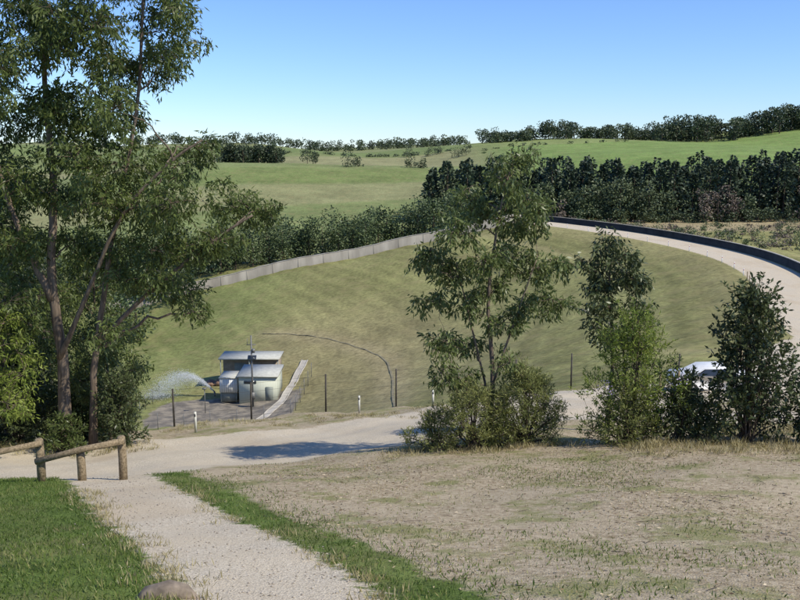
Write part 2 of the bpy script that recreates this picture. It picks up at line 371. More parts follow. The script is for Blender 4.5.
# big gum at left
trA=[(0,0,0),(.08,.1,3),(-.05,0,6),(.2,.1,9),(.15,0,12),(.5,0,16)]
trB=[(.75,.5,0),(.95,.4,2.6),(1.4,.3,5),(2.1,.1,8),(2.9,0,11),(3.3,0,14.5)]
trC=[(-.05,0,5.2),(-1.0,-.3,8),(-1.6,-.4,11.5),(-1.6,-.4,15)]
trD=[(1.1,.4,3.6),(2.5,.2,5.0),(4.1,-.1,6.3),(5.6,-.2,7.4),(6.4,-.2,7.9)]
trE=[(.05,0,3.3),(1.2,-.5,5.4),(2.6,-.8,8.0),(4.2,-.9,9.6),(5.1,-.9,10.2)]
cb=[(-.5,13.5,1.4),(.7,13.9,1.3),(2.2,13.4,1.1),(3.75,13.5,.9),(4.5,13.9,.6),(1.5,15.2,1.3),(3,15.6,1.2),(-1,15.5,1.4),(4.2,15,.8),
(-.6,12.2,1.1),(1.5,12.3,.95),(3.1,12.5,.75),(3.9,12.6,.5),(-.4,10.9,1.1),(2.1,10.8,1.0),(3.1,11,.7),(-1.8,10.5,1.1),(-2,12.8,1.3),(.8,11.2,.9),(1.0,12.9,.9),
(1.1,9.7,1.0),(2.6,9.5,1.05),(3.8,9.4,.85),(4.8,10.0,.45),(-.7,8.7,1.0),(.4,8.3,.95),(2,8.3,1.05),(3.2,8.2,1.1),(4.4,8.4,.95),(5.5,8.2,.8),(6.3,7.8,.55),(6.7,8.0,.3),
(1.9,6.7,.85),(3.1,6.8,1.0),(4.4,6.9,.9),(5.3,7.1,.6),(-.8,6.9,1.0),(-1.8,7.6,1.0),(3.8,5.2,.6),(4.3,4.7,.4),(3.2,5.6,.55),(2.4,5.9,.5),(-1.2,5.3,.9),(-1.9,9.0,1.0),
(.5,7.0,.7),(.2,11.3,.8),(-.9,4.6,.7),(2.0,4.4,.4)]
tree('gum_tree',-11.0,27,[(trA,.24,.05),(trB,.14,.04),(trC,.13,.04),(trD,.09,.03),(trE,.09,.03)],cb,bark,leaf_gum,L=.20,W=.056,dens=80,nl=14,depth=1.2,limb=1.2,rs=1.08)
def auto(name,x,y,h,wd,bm,lm,n=16,L=.17,W=.04,low=.3,lean=0,dens=45,varc=.5,r0=None,crad=.16):
    tr=[(0,0,0),(lean*.2+rng.normal()*.05,0,h*.3),(lean*.6,rng.normal()*.1,h*.65),(lean,0,h*.95)]
    cl=[]
    for k in range(n):
        f=low+(1-low)*(k+.5)/n; pr=math.sin(math.pi*min(1,max(.08,(f-low)/(1-low)))**.8)*.5+.25
        a=k*2.4+rng.random(); q=wd*.5*pr*rng.uniform(.4,1.1)
        cl.append((lean*f+math.cos(a)*q,h*f,h*crad*rng.uniform(.45,.75),math.sin(a)*q))
    cl.append((lean,h,h*.07,0))
    return tree(name,x,y,[(tr,r0 or h*.013,.02)],cl,bm,lm,L,W,dens,12,.7)
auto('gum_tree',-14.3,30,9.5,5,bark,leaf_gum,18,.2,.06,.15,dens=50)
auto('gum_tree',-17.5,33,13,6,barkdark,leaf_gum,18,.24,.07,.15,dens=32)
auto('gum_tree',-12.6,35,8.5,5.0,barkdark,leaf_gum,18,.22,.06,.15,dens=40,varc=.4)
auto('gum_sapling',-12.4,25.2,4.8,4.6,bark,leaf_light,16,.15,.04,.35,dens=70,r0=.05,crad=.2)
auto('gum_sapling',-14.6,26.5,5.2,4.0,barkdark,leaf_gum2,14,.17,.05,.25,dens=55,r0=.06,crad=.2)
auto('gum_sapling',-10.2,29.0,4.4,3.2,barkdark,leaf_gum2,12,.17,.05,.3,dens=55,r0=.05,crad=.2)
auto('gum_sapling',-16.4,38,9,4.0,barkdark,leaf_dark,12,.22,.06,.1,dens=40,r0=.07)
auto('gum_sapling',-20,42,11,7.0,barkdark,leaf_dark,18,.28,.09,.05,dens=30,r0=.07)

# young gum in the centre
cc=[(.7,7.6,.36),(.25,7.15,.58),(-.55,6.6,.5),(.9,6.6,.5),(-1.0,5.8,.48),(.3,6.1,.62),(1.2,5.9,.46),(-1.35,4.95,.5),(-.3,5.1,.55),(.6,5.1,.52),(1.3,4.8,.5),
(1.65,4.0,.42),(-1.4,3.9,.42),(-1.15,2.9,.46),(.3,3.4,.45),(-.5,3.9,.45),(1.0,3.8,.42),(-.45,2.7,.36),(.5,2.4,.36),(-1.3,2.2,.35),(-.9,6.1,.32),(-1.65,5.2,.3),(1.65,5.1,.3),(-.7,1.9,.36),(1.1,6.3,.28),(-1.0,4.6,.36),(.1,4.3,.4)]
tree('young_gum_tree',2.35,22,[([(0,0,0),(.1,0,2),(-.05,0,4),(.15,0,6),(.5,0,7.6)],.085,.015),([(.1,.1,1),(-.4,.1,3),(-.9,0,5)],.04,.012),([(.05,0,1.6),(.6,-.1,3.4),(1.2,0,5.2)],.04,.012)],
 cc,bark,leaf_gum2,L=.165,W=.05,dens=125,nl=13,depth=.4,droop=.9,limb=.8)
tree('young_gum_tree',6.0,24,[([(0,0,0),(.1,0,2.5),(-.1,0,4.2),(0,0,5.6)],.07,.015)],
 [(-.1,5.6,.4),(.3,5.3,.4),(-.4,5.0,.42),(.4,4.8,.45),(0,4.6,.45),(.75,4.4,.32),(-.5,4.3,.36),(-.2,3.9,.45),(.5,3.8,.42),(-.4,3.2,.5),(.3,3,.5)],barkdark,leaf_dark,L=.16,W=.055,dens=125,nl=13,depth=.35,varc=.8)

def shrub(name,x,y,wd,h,lm,n,L,W,droop=.1,dens=70,varc=.5,bm=barkdark,extra=None,low=.12,cr=.28,nl=14):
    mb=MB(); z=h1(x,y)-.05
    for k in range(n):
        f=low+(1-low)*((k+.5)/n)**.9; a=k*2.4+rng.random()
        prof=(.55+.45*math.sin(math.pi*min(1,f+.1)))*(1-.55*max(0,f-.5)/.5)
        q=wd*.5*prof*rng.uniform(.25,.9); r=min(wd,h)*cr*rng.uniform(.55,1)*(1-.3*f)
        c=np.array([x+math.cos(a)*q,y+math.sin(a)*q*.8,z+h*f-r*.4])
        mb.tube(catmull([(x+rng.normal()*.12,y+rng.normal()*.12,z),(x+(c[0]-x)*.5,y+(c[1]-y)*.5,z+(c[2]-z)*.6),tuple(c)],4),np.linspace(.03,.008,9),4,0,.4,cap=False)
        sprays(mb,c,r,int(dens*r*r)+5,nl,L,W,1,droop,varc+rng.normal()*.1,sq=.9)
        for q_ in range(4):
            d=unit(1)[0]; d[2]=abs(d[2])+.6; d/=np.linalg.norm(d); P0=c+d*r*.7; ln=rng.uniform(.2,.6)*min(1,h/2.5)
            tt=rng.random(14)[:,None]; mb.leaves(P0+d*ln*tt,d+rng.normal(size=(14,3))*.6,L*rng.uniform(.7,1.1,14),W,1,np.clip(varc+.15+rng.normal(size=14)*.1,0,1))
            mb.tube([P0,P0+d*ln],[.006,.003],3,0,.4,cap=False)
    mats=[bm,lm]
    if extra:
        mats.append(extra[0])
        for (dx,hh_) in extra[1]:
            c=np.array([x+dx,y-wd*.42,z+hh_]); P=c+rng.normal(size=(18,3))*.08; mb.leaves(P,unit(18),.05,.03,2,rng.random(18))
    return mb.build(name,mats,smooth=(0,))
purple=leafmat('lilac_flower',(.25,.18,.33),(.42,.34,.50),(.6,.54,.66),.2)
shrub('wattle_shrub',1.9,21.2,3.0,1.7,leaf_olive,26,.11,.02,-.2,165,.6,nl=19)
shrub('wattle_shrub',3.3,21.5,2.8,2.0,leaf_olive,26,.11,.02,-.2,165,.62,nl=19)
shrub('wattle_shrub',.9,21.6,1.9,1.1,leaf_olive,12,.10,.02,-.2,165,.55,nl=19)
shrub('bottlebrush_shrub',5.75,20.6,2.5,3.3,leaf_light,26,.12,.028,-.2,95,.55,extra=(purple,[(-.95,1.85),(-.8,1.7),(.85,1.95)]))
shrub('bottlebrush_shrub',5.6,20.1,2.4,1.5,leaf_olive,18,.12,.025,-.1,105,.4)
shrub('dark_shrub',6.85,20.2,1.5,1.7,leaf_dark,16,.12,.04,0,105,.65)
shrub('dark_shrub',8.35,20.0,2.3,3.8,leaf_dark,30,.13,.055,.2,90,.65,cr=.26)
shrub('dark_shrub',9.95,19.6,1.5,1.8,leaf_dark,16,.12,.05,.2,95,.65)
shrub('dark_shrub',7.6,21.0,2.6,1.1,leaf_olive,14,.12,.04,.1,95,.35)
shrub('understory_shrub',-9.3,27.5,1.9,2.4,leaf_dark,16,.16,.05,.1,80,.7)
shrub('understory_shrub',-10.7,26.2,1.6,1.3,leaf_gum2,12,.15,.05,.1,80,.4)
shrub('understory_shrub',-13.0,28,3.4,2.4,leaf_dark,20,.18,.06,.1,65,.6)
shrub('understory_shrub',-15.2,31,4.4,3.4,leaf_dark,20,.2,.07,.1,55,.5)
shrub('understory_shrub',-11.8,31,3.4,3.0,leaf_gum2,18,.2,.06,.1,60,.4)

# ------------------------------------------------ distant vegetation
def fartree(mb,x,y,h,wd,n,kind='round',fs=None,var=.5,m=1):
    z=h1(x,y)-.3; fs=fs or h*.06
    if kind=='pine':
        f=rng.random(n)**.8; R=wd*.5*np.minimum(1,(1-f)*1.25)**.7*(.75+.25*np.sin(f*30+rng.random()*6)); a=rng.random(n)*6.283
        R=R*(1+.25*np.sin(a*3+rng.random()*6))
        q=R*rng.uniform(.55,1,n)**.5
        P=np.column_stack([x+np.cos(a)*q,y+np.sin(a)*q,z+h*(.04+.96*f)])
        D=np.column_stack([np.cos(a),np.sin(a),rng.normal(size=n)*.5-.1])
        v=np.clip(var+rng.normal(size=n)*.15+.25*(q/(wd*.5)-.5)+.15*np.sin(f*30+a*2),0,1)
        mb.leaves(P,D,fs*1.3,fs*.8,m,v); mb.tube([(x,y,z),(x,y,z+h*.95)],[h*.018,h*.004],5,0,.3,cap=False)
    else:
        nb=max(6,int(n/40)); mb.tube([(x,y,z),(x+rng.normal()*.2,y,z+h*.4),(x,y,z+h*.75)],[h*.022,h*.015,h*.006],5,0,.3,cap=False)
        for k in range(nb):
            ff=rng.uniform(.10,.9); a=rng.random()*6.283; q=wd*.36*rng.random()**.5*(.35+.65*math.sin(math.pi*min(.95,ff))**.5)
            c=np.array([x+math.cos(a)*q,y+math.sin(a)*q,z+h*ff]); r=wd*rng.uniform(.15,.27)
            nn=n//nb; u=unit(nn); u[:,2]=u[:,2]*.8
            P=c+u*r*rng.uniform(.6,1.05,nn)[:,None]; P[:,2]=np.clip(P[:,2],z,z+h)
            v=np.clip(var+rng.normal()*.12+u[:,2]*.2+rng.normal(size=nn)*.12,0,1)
            mb.leaves(P,u+rng.normal(size=(nn,3))*.8,fs,fs*.7,m,v)
mb=MB()
for rowi,yy in enumerate((252,259,266,274,283)):
    x=10 if rowi else 22
    while x<165:
        hgt=rng.uniform(12.5,18)+ (2 if x>90 else 0)
        if rng.random()<.95: fartree(mb,x+rng.normal()*.9,yy+rng.normal()*1.8+ (x-80)*-.06,hgt,hgt*rng.uniform(.42,.6),640 if rowi<3 else 340,'pine',.85,var=.5+rng.normal()*.14)
        x+=rng.uniform(3.8,5.6)
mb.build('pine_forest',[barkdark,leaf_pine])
mb=MB()
for x,yy,hgt in [(52,244,10),(57,246,12),(62,243,13),(66,246,11),(70,243,12.5),(48,247,9),(76,247,9),(14,244,10),(20,246,9),(41,248,11),(35,250,9),(120,246,9),(128,248,10),(99,246,8)]:
    fartree(mb,x,yy,hgt,hgt*.7,1100,'round',.7,.65)
for x in np.arange(30,140,3.2): fartree(mb,x,243+rng.normal(),rng.uniform(2,5),5,260,'round',.6,.5)
mb.build('plantation_edge_trees',[barkdark,leaf_far])
mb=MB()
for x,yy,hgt in [(86,242,11),(90,244,11.5),(94,243,9),(113,239,11),(117,242,10),(45,242,6)]:
    fartree(mb,x,yy,hgt,hgt*.6,480,'round',.5,.5)
mb.build('bare_trees',[barkdark,leaf_brown])
mb=MB(); x=-76
while x<16:
    k=rng.uniform(7.5,11.0)+max(0,x)*.12; fartree(mb,x,207+rng.normal()*2.5,k,k*.8,1100,'round',.5,.5); 
    if rng.random()<.75: fartree(mb,x+2,214+rng.normal()*2,k*1.15,k*.8,700,'round',.6,.35)
    x+=rng.uniform(2.8,4.2)
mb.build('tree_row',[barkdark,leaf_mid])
mb=MB()
for k in range(30): fartree(mb,-104+k*1.15+rng.normal(),505+rng.normal()*5,rng.uniform(10,14),10,280,'round',1.2,.12)
for x,yy,hgt in [(-50,470,8),(-46,474,6),(-27,452,8),(-22,455,6),(6,455,6),(12,458,5),(22,640,8),(30,650,9),(5,650,9),(40,600,10),(46,604,8)]:
    fartree(mb,x,yy,hgt,hgt*1.25,300,'round',.8,.35)
for k in range(44):
    x=-90+k*3.6
    if rng.random()<.5: fartree(mb,x+rng.normal(),668-.1*x+rng.normal()*2,rng.uniform(1.2,3),6,80,'round',1.0,.3)
for k in range(60):
    x=60+k*4.0
    if rng.random()<.4: fartree(mb,x,602+.25*x+rng.normal()*2,rng.uniform(1.0,2.4),5,60,'round',.9,.35)
mb.build('hillside_trees',[barkdark,leaf_far])
mb=MB()
for k in range(40):
    fartree(mb,-85+k*3.8+rng.normal()*3,930+rng.normal()*20,rng.uniform(5,12),13,170,'round',1.6,.35)
for k in range(60):
    x=-400+k*5.5+rng.normal()*3; fartree(mb,x,900+rng.normal()*20,rng.uniform(7,12),14,160,'round',1.8,.3)
for k in range(14): fartree(mb,-20+k*8+rng.normal()*3,1050,rng.uniform(7,12),12,130,'round',2,.4)
for k in range(96):
    x=72+k*1.8+rng.normal()*2; fartree(mb,x,740+rng.normal()*12,rng.uniform(7,13)+(5 if 120<x<150 else 0)+2.5*math.sin(x*.11),14,260,'round',1.4,.35)
for k in range(110):
    x=205+k*1.7+rng.normal()*2; fartree(mb,x,690+rng.normal()*14,rng.uniform(13,19)+3*math.sin(x*.09),15,320,'round',1.5,.25)
mb.build('ridge_trees',[barkdark,leaf_far])
mb=MB()
for k in range(34):
    x=-120+k*2.4+rng.normal()*2; y=rng.uniform(150,215); 
    if x>-46 : y=rng.uniform(196,215)
    hgt=rng.uniform(9,14); fartree(mb,x,y,hgt,hgt*.7,600,'round',.7,.4)
for k in range(11): fartree(mb,-70+k*2.0+rng.normal(),128+rng.normal()*8-(k*.5),rng.uniform(8,12),7,600,'round',.55,.4)
mb.build('valley_trees',[barkdark,leaf_mid])
mb=MB()
for k in range(420):
    x=rng.uniform(18,130); y=rng.uniform(186,232)
    if x>60: y=rng.uniform(150,232)
    if pdist(np.array([x]),np.array([y]),CREST)[0]<8.5: continue
    if x<34 and y<202: continue
    hgt=rng.uniform(.7,2.3); fartree(mb,x,y,hgt,hgt*rng.uniform(1.2,2.2),110,'round',.32,rng.uniform(.2,.8),m=1 if rng.random()<.65 else 2)
mb.build('scrub',[barkdark,leaf_mid,leaf_brown])

# ------------------------------------------------ walls
def offset(poly,d):
    T=np.gradient(poly,axis=0); T/=np.linalg.norm(T,axis=1)[:,None]; return poly+np.column_stack([T[:,1],-T[:,0]])*d
def wall(name,poly,height,th,mat,cap=None,zf=None,joint=0,down=1.2,jw=.1):
    mb=MB(); A=offset(poly,th/2); B=offset(poly,-th/2); zz=zf if zf is not None else H(poly[:,0],poly[:,1])
    n=len(poly); top=zz+height
    V=np.concatenate([np.column_stack([A,zz-down]),np.column_stack([A,top]),np.column_stack([B,top]),np.column_stack([B,zz-down])])
    F=[]
    for i in range(n-1):
        for k in range(3): F.append((k*n+i,k*n+i+1,(k+1)*n+i+1,(k+1)*n+i))
    F+= [(0,n,2*n,3*n),(n-1,4*n-1,3*n-1,2*n-1)]
    mb.add(V,F,0)
    if cap:
        A=offset(poly,th/2+.04); B=offset(poly,-th/2-.04); a,b_=top+.003,top+.003+cap
        V=np.concatenate([np.column_stack([A,a]),np.column_stack([A,b_]),np.column_stack([B,b_]),np.column_stack([B,a])])
        F=[((k%4)*n+i,(k%4)*n+i+1,((k+1)%4)*n+i+1,((k+1)%4)*n+i) for i in range(n-1) for k in range(4)]
        mb.add(V,F,1)
    if joint:
        L=np.concatenate([[0],np.cumsum(np.hypot(*np.diff(poly,axis=0).T))]); q=joint
        while q<L[-1]:
            x=np.interp(q,L,poly[:,0]);y=np.interp(q,L,poly[:,1]);z=np.interp(q,L,zz); i=min(np.searchsorted(L,q),n-1); d=poly[i]-poly[i-1]
            mb.box((x,y,z+height/2-.3),(jw,th+.10,height+.5),0,rz=math.atan2(d[1],d[0])); q+=joint
    return mb.build(name,[mat,concrete])
wall('parapet_wall',offset(CREST,4.1),1.15,.3,darkwall,cap=.06,zf=np.full(len(CREST),-16.0))
SP=catmull([(27,191.5),(18,190.5),(4.5,189),(-10,187),(-22,185),(-34,182.5),(-46,180),(-62,176)],6)
wall('spillway_wall',SP,2.0,.5,noisemat('spillway_concrete',(.20,.18,.145),(.36,.33,.27),.5,.9,.2,(1,1,.3)),cap=.1,joint=5.5)

def strip(name,pts,width,mat,lift=.06,n=8,kerb=0):
    P=catmull(pts,n); A=offset(P,width/2); B=offset(P,-width/2); mb=MB(); k=len(P)
    za=np.maximum(H(A[:,0],A[:,1]),H(P[:,0],P[:,1]))+lift
    V=np.concatenate([np.column_stack([A,za]),np.column_stack([B,za])])
    mb.add(V,[(i,i+1,k+i+1,k+i) for i in range(k-1)],0)
    if kerb:
        for Q in (A,B):
            mb.tube(np.column_stack([Q,za+kerb*.3]),kerb,4,0)
    return mb.build(name,[mat])
drainm=noisemat('drain_concrete',(.15,.135,.085),(.25,.22,.14),1,.9,0)
strip('drain',[(-23,141),(-16,136),(-8,127),(-2.6,117),(-1.0,106),(-.8,94),(-.5,82)],.3,drainm,lift=.04,n=24)
strip('drain',[(19,124),(22.5,116),(24,107),(24,96),(22,86)],.3,drainm,lift=.04,n=24)
strip('concrete_channel',[(-14.0,123),(-14.8,113),(-15.6,106),(-17,100)],.85,noisemat('pale_concrete',(.33,.305,.26),(.46,.43,.38),1,.9,0),kerb=.10,lift=.08,n=16)

# ------------------------------------------------ pump station compound
by=109.0; bz=h1(-20,109)-.1
pe=empty('pump_station',(0,0,0))
def ribbed(name,c1,c2,sc_):
    m,t,b=newmat(name); wv=t.nodes.new('ShaderNodeTexWave'); tcx=t.nodes.new('ShaderNodeTexCoord'); t.links.new(tcx.outputs['Object'],wv.inputs[0]); wv.inputs['Scale'].default_value=sc_
    rp=t.nodes.new('ShaderNodeValToRGB'); rp.color_ramp.elements[0].color=(*c1,1); rp.color_ramp.elements[1].color=(*c2,1); t.links.new(wv.outputs[0],rp.inputs[0]); t.links.new(rp.outputs[0],b.inputs['Base Color']); b.inputs['Roughness'].default_value=.7
    return m
shedm=ribbed('corrugated_cladding',(.44,.46,.37),(.56,.58,.48),1.6)
whitem=ribbed('white_cladding',(.5,.5,.47),(.76,.76,.72),1.1)
roofm=noisemat('roof_sheet',(.36,.36,.32),(.48,.48,.43),2,.7,0); doorm=noisemat('door_paint',(.2,.22,.19),(.25,.27,.24),2,.6,0); glass=noisemat('window_glass',(.02,.025,.03),(.04,.045,.05),2,.1,0,spec=.6)
mb=MB(); mb.box((-18.6,by+2.5,bz+1.75),(5.0,5.0,3.7),0); mb.build('walls',[shedm],pe)
mb=MB(); e=bz+3.6
mb.add([(-21.3,by-.25,e+.15),(-15.9,by-.25,e+.15),(-15.9,by+5.3,e+.35),(-21.3,by+5.3,e+.35),(-21.3,by-.25,e+.01),(-15.9,by-.25,e+.01),(-15.9,by+5.3,e+.01),(-21.3,by+5.3,e+.01)],
 [(0,1,2,3),(4,7,6,5),(4,5,1,0),(5,6,2,1),(6,7,3,2),(7,4,0,3)],0)
mb.build('roof',[roofm],pe)
mb=MB(); mb.box((-17.1,by-.03,bz+1.15),(.95,.08,2.2),0); mb.box((-19.6,by-.03,bz+2.9),(1.6,.05,.35),1); mb.build('doors',[doorm,glass],pe)
mb=MB()
mb.box((-22.6,by+2.2,bz+2.3),(2.3,3.4,1.9),0); mb.box((-22.6,by+2.3,bz+.68),(2.1,3.0,1.33),1); mb.box((-22.6,by+2.2,bz+3.32),(2.45,3.6,.12),2)
for q in (-23.6,-21.6): mb.tube([(q,by+.6,bz),(q,by+.6,bz+1.34)],.06,6,1)
mb.build('plant_room',[whitem,doorm,roofm],pe)
mb=MB(); mb.box((-21.0,by+9.5,bz+4.2),(8.5,4.5,.2),0); mb.box((-21.0,by+10.2,bz+2.0),(7.8,3.0,4.1),1); mb.box((-22.5,by+8.67,bz+2.0),(1.6,.06,2.6),2); mb.box((-19,by+8.67,bz+2.6),(2,.06,1.0),2)
for q in (-25,-21,-17): mb.tube([(q,by+7.5,bz),(q,by+7.5,bz+4.08)],.08,6,2)
mb.build('rear_shelter',[roofm,noisemat('brown_block',(.22,.18,.13),(.33,.27,.20),2,.8,0),doorm],pe)
mb=MB(); px_,py_=-19.0,107.2; pz=h1(px_,py_)
mb.tube([(px_,py_,pz-.2),(px_,py_,pz+9.4)],[.15,.09],8,0); mb.box((px_,py_,pz+8.2),(1.2,.08,.1),0); mb.box((px_+.1,py_-.3,pz+6.6),(1.1,.7,.06),1,rot=[[1,0,0],[0,.8,-.6],[0,.6,.8]])
mb.box((px_+.25,py_,pz+7.4),(.35,.3,.5),0); mb.tube([(px_-.5,py_,pz+8.2),(px_-.5,py_,pz+9.0)],.03,5,0); mb.box((px_,py_-.2,pz+1.5),(.6,.3,.9),0)
mb.build('antenna_mast',[steel,glass])
mb=MB(); mb.tube([(-24.8,105.5,h1(-24.8,105.5)),(-24.8,105.5,h1(-24.8,105.5)+3.2)],.05,6,0); mb.box((-24.8,105.45,h1(-24.8,105.5)+3.2),(.5,.3,.15),0); mb.build('yard_lamp_post',[steel])

def fence(name,pts,hgt,step,mat,r=.035,wires=3,wr=.006,stay=False):
    P=catmull(pts,12); L=np.concatenate([[0],np.cumsum(np.hypot(*np.diff(P,axis=0).T))]); n_=max(2,int(L[-1]/step)+1); q=np.linspace(0,L[-1],n_)
    xs=np.interp(q,L,P[:,0]); ys=np.interp(q,L,P[:,1]); zs=H(xs,ys); mb=MB()
    for x,y,z in zip(xs,ys,zs): mb.tube([(x,y,z-.1),(x+rng.normal()*.02,y,z+hgt)],r,6,0,.5)
    for k in range(wires):
        hh_=hgt*(k+1)/wires-.05; mb.tube(np.column_stack([xs,ys,zs+hh_]),wr,3,0,.5,cap=False)
    return mb.build(name,[mat])
fence('security_fence',[(-32,98.5),(-22,98),(-13,98.5)],2.1,3,steel,.04,4,.012)
fence('security_fence',[(-13,98.5),(-12.6,106),(-12.2,115)],2.1,3,steel,.04,4,.012)
fence('security_fence',[(-32,98.5),(-33,106),(-33,114)],2.1,3,steel,.04,4,.012)
fence('boundary_fence',[(-17,36.5),(-9.2,37.4),(-3.5,38.6),(-.2,39.6),(7.6,43.5),(15.5,46.5)],1.9,3.3,noisemat('dark_post',(.04,.035,.03),(.09,.08,.065),6,.8,0),.045,5,.005)
inner=offset(CREST,-4.0)
fence('crest_fence',[tuple(p) for p in inner[:14:3]],1.2,3.2,timber,.06,3,.006)
mb=MB()
for p in inner[14::3]:
    z=h1(p[0],p[1]); mb.tube([(p[0],p[1],z-.1),(p[0],p[1],z+1.0)],.05,6,0); mb.tube([(p[0],p[1],z+.75),(p[0],p[1],z+.87)],.054,6,1)
redm=noisemat('red_reflector',(.35,.03,.02),(.45,.04,.03),3,.4,0)
mb.build('guide_posts',[white,redm])
wwm=noisemat('weathered_white',(.5,.5,.45),(.68,.67,.60),5,.6,0)
for x,y in [(-1.85,37.6),(1.6,40.2),(-7.8,31.5)]:
    mb=MB(); z=h1(x,y); mb.box((x,y,z+.40),(.09,.04,.85),0); mb.box((x,y-.03,z+.70),(.06,.012,.1),1); mb.build('guide_post',[wwm,steel])
fence('paddock_fence',[(12.5,40),(17,47),(24,58),(33,73)],1.2,3.0,timber,.06,3,.005)

# ------------------------------------------------ log barrier
mb=MB()
def zt(x,y): return h1(x,y)
P1=(-7.9,18.0);P2=(-7.05,18.1);P3=(-6.2,18.3)
for (x,y),hgt in ((P1,.98),(P2,.66),(P3,1.02)):
    z=zt(x,y); mb.tube([(x,y,z-.2),(x+.01,y,z+hgt*.5),(x,y,z+hgt-.03),(x,y,z+hgt)],[.095,.093,.09,.07],12,0)
z1=zt(*P1);z3=zt(*P3)
mb.tube([(P1[0]-.05,P1[1]-.13,z1+.50),(-7.0,18.0,z1+.73),(P3[0]+.12,P3[1]-.15,z3+.96)],.07,12,0)
mb.tube([(P1[0]-2.6,P1[1]-.4,z1+.40),(P1[0]-1.2,P1[1]-.22,z1+.66),(P1[0]+.12,P1[1]-.12,z1+.93)],.065,12,0)
zz=zt(P1[0]-2.5,P1[1]-.3); mb.tube([(P1[0]-2.5,P1[1]-.25,zz-.2),(P1[0]-2.5,P1[1]-.25,zz+.75)],.1,12,0)
mb.build('log_barrier',[timber],smooth=(0,))

# ------------------------------------------------ white car behind shrubs
ce=empty('parked_car'); cx,cy=16.6,44.2; cz=h1(cx,cy)
def carpt(x,y,z): return (cx+x,cy+y,cz+z)
prof=[(-2.2,.35),(-2.25,.75),(-2.1,.98),(-1.35,1.05),(-.75,1.42),(.55,1.45),(1.25,1.02),(2.1,.9),(2.25,.65),(2.2,.35)]
mb=MB(); n_=len(prof)
lay=[(-.88,.93),(-.80,1.0),(.80,1.0),(.88,.93)]
V=[]
for yy,sx in lay:
    for (a,c) in prof: V.append(carpt(a*(.98 if sx<1 else 1),yy*(1 if c<1.1 else .82),.35+(c-.35)*sx))
F=[(k*n_+i,k*n_+i+1,(k+1)*n_+i+1,(k+1)*n_+i) for k in range(3) for i in range(n_-1)]
for k in (0,3):
    F+=[(k*n_+0,k*n_+1,k*n_+8,k*n_+9),(k*n_+1,k*n_+2,k*n_+7,k*n_+8),(k*n_+2,k*n_+3,k*n_+6,k*n_+7),(k*n_+3,k*n_+4,k*n_+5,k*n_+6)]
mb.add(V,F,0); mb.build('body',[white],ce)
mb=MB()
for sgn in (-1,1):
    yy=sgn*.80; V=[carpt(-1.15,yy*1.06,1.04),carpt(1.05,yy*1.06,1.03),carpt(.5,yy*.93,1.36),carpt(-.7,yy*.93,1.34)]
    V=[(a,b_+sgn*.03,c) for a,b_,c in V]; mb.add(V,[(0,1,2,3)],0)
mb.build('side_windows',[glass],ce)
mb=MB()
for wx in (-1.4,1.4):
    for sgn in (-1,1):
        mb.tube([carpt(wx,sgn*.72,.33),carpt(wx,sgn*.92,.33)],.33,16,0); mb.tube([carpt(wx,sgn*.91,.33),carpt(wx,sgn*.94,.33)],.19,12,1)
mb.build('wheels',[noisemat('tyre',(.02,.02,.02),(.03,.03,.03),5,.9,0),steel],ce)

# ------------------------------------------------ water spray: a jet rising to the left and breaking into mist
sx_,sy_=-25.2,113.0; pz=h1(sx_,sy_)+.6
nsp=15000; jet=rng.normal(size=nsp)*.16; vx=-(5.6+1.3*jet+rng.normal(size=nsp)*.35); vz=7.0+2.2*jet+rng.normal(size=nsp)*.25
tf=(vz+np.sqrt(vz*vz+2*9.8*.6))/9.8; tq=rng.random(nsp)**.75*tf
fall=rng.exponential(.55,nsp)*tq*1.1        # drifting mist sinks below the jet
P=np.column_stack([sx_+vx*tq,sy_+rng.normal(size=nsp)*.5*tq,pz+vz*tq-4.9*tq*tq-fall]); P[:,2]=np.maximum(P[:,2],pz-.5)
mb=MB(); mb.leaves(P+rng.normal(size=P.shape)*.16*(.2+tq[:,None]),unit(nsp),.07,.05,0,rng.random(nsp))
mb.build('water_spray',[leafmat('spray',(.78,.8,.82),(.85,.87,.88),(.9,.91,.92),.5)])
mb=MB(); mb.tube([(sx_,sy_,pz-.8),(sx_,sy_,pz)],.12,8,0); mb.tube([(sx_,sy_,pz),(sx_-.2,sy_,pz+.3)],[.1,.06],8,0); mb.build('outlet_pipe',[steel])
mb=MB()
for k in range(16):
    x,y=-25.5+rng.normal()*1.6,119+rng.normal()*.8; z=h1(x,y); r=rng.uniform(.25,.55)
    mb.tube([(x-r,y,z+r*.3),(x-r*.3,y+.1,z+r*.7),(x+r*.6,y,z+r*.6),(x+r,y,z+.1)],[r*.4,r*.8,r*.7,r*.2],7,0)
mb.build('rock_pile',[noisemat('red_rock',(.18,.10,.07),(.34,.23,.16),3,.9,.3)])

# ------------------------------------------------ grass
def zones(x,y):
    g=np.maximum(.95-pdist(x,y,PATH),4.0-pdist(x,y,ROAD)); g=np.maximum(g,-np.hypot(x+7,(y-20.8)/.8)+2.3)
    return g, x-np.interp(y,PATH[:,1],PATH[:,0])
def blades(mb,x,y,hgt,wd,m,var):
    n_=len(x); z=H(x,y)-.01; D=np.column_stack([rng.normal(size=n_)*.5,rng.normal(size=n_)*.5,np.ones(n_)])
    mb.leaves(np.column_stack([x,y,z]),D,hgt,wd,m,var)
def vn(x,y,f,s): return (np.sin(x*f+s)+np.sin(y*f*1.1+s*2+np.sin(x*f*.7))+np.sin((x+y)*f*.63+s*3))/3
mb=MB()
N1=150000; x=rng.uniform(-12,2.5,N1); y=4+rng.random(N1)**1.2*18; g,s=zones(x,y)
k=(g<-.02+.12*vn(x,y,4,3))&(s<-.5)&(np.abs(x)<y*.62)&(rng.random(N1)<.95); xx,yy=x[k],y[k]
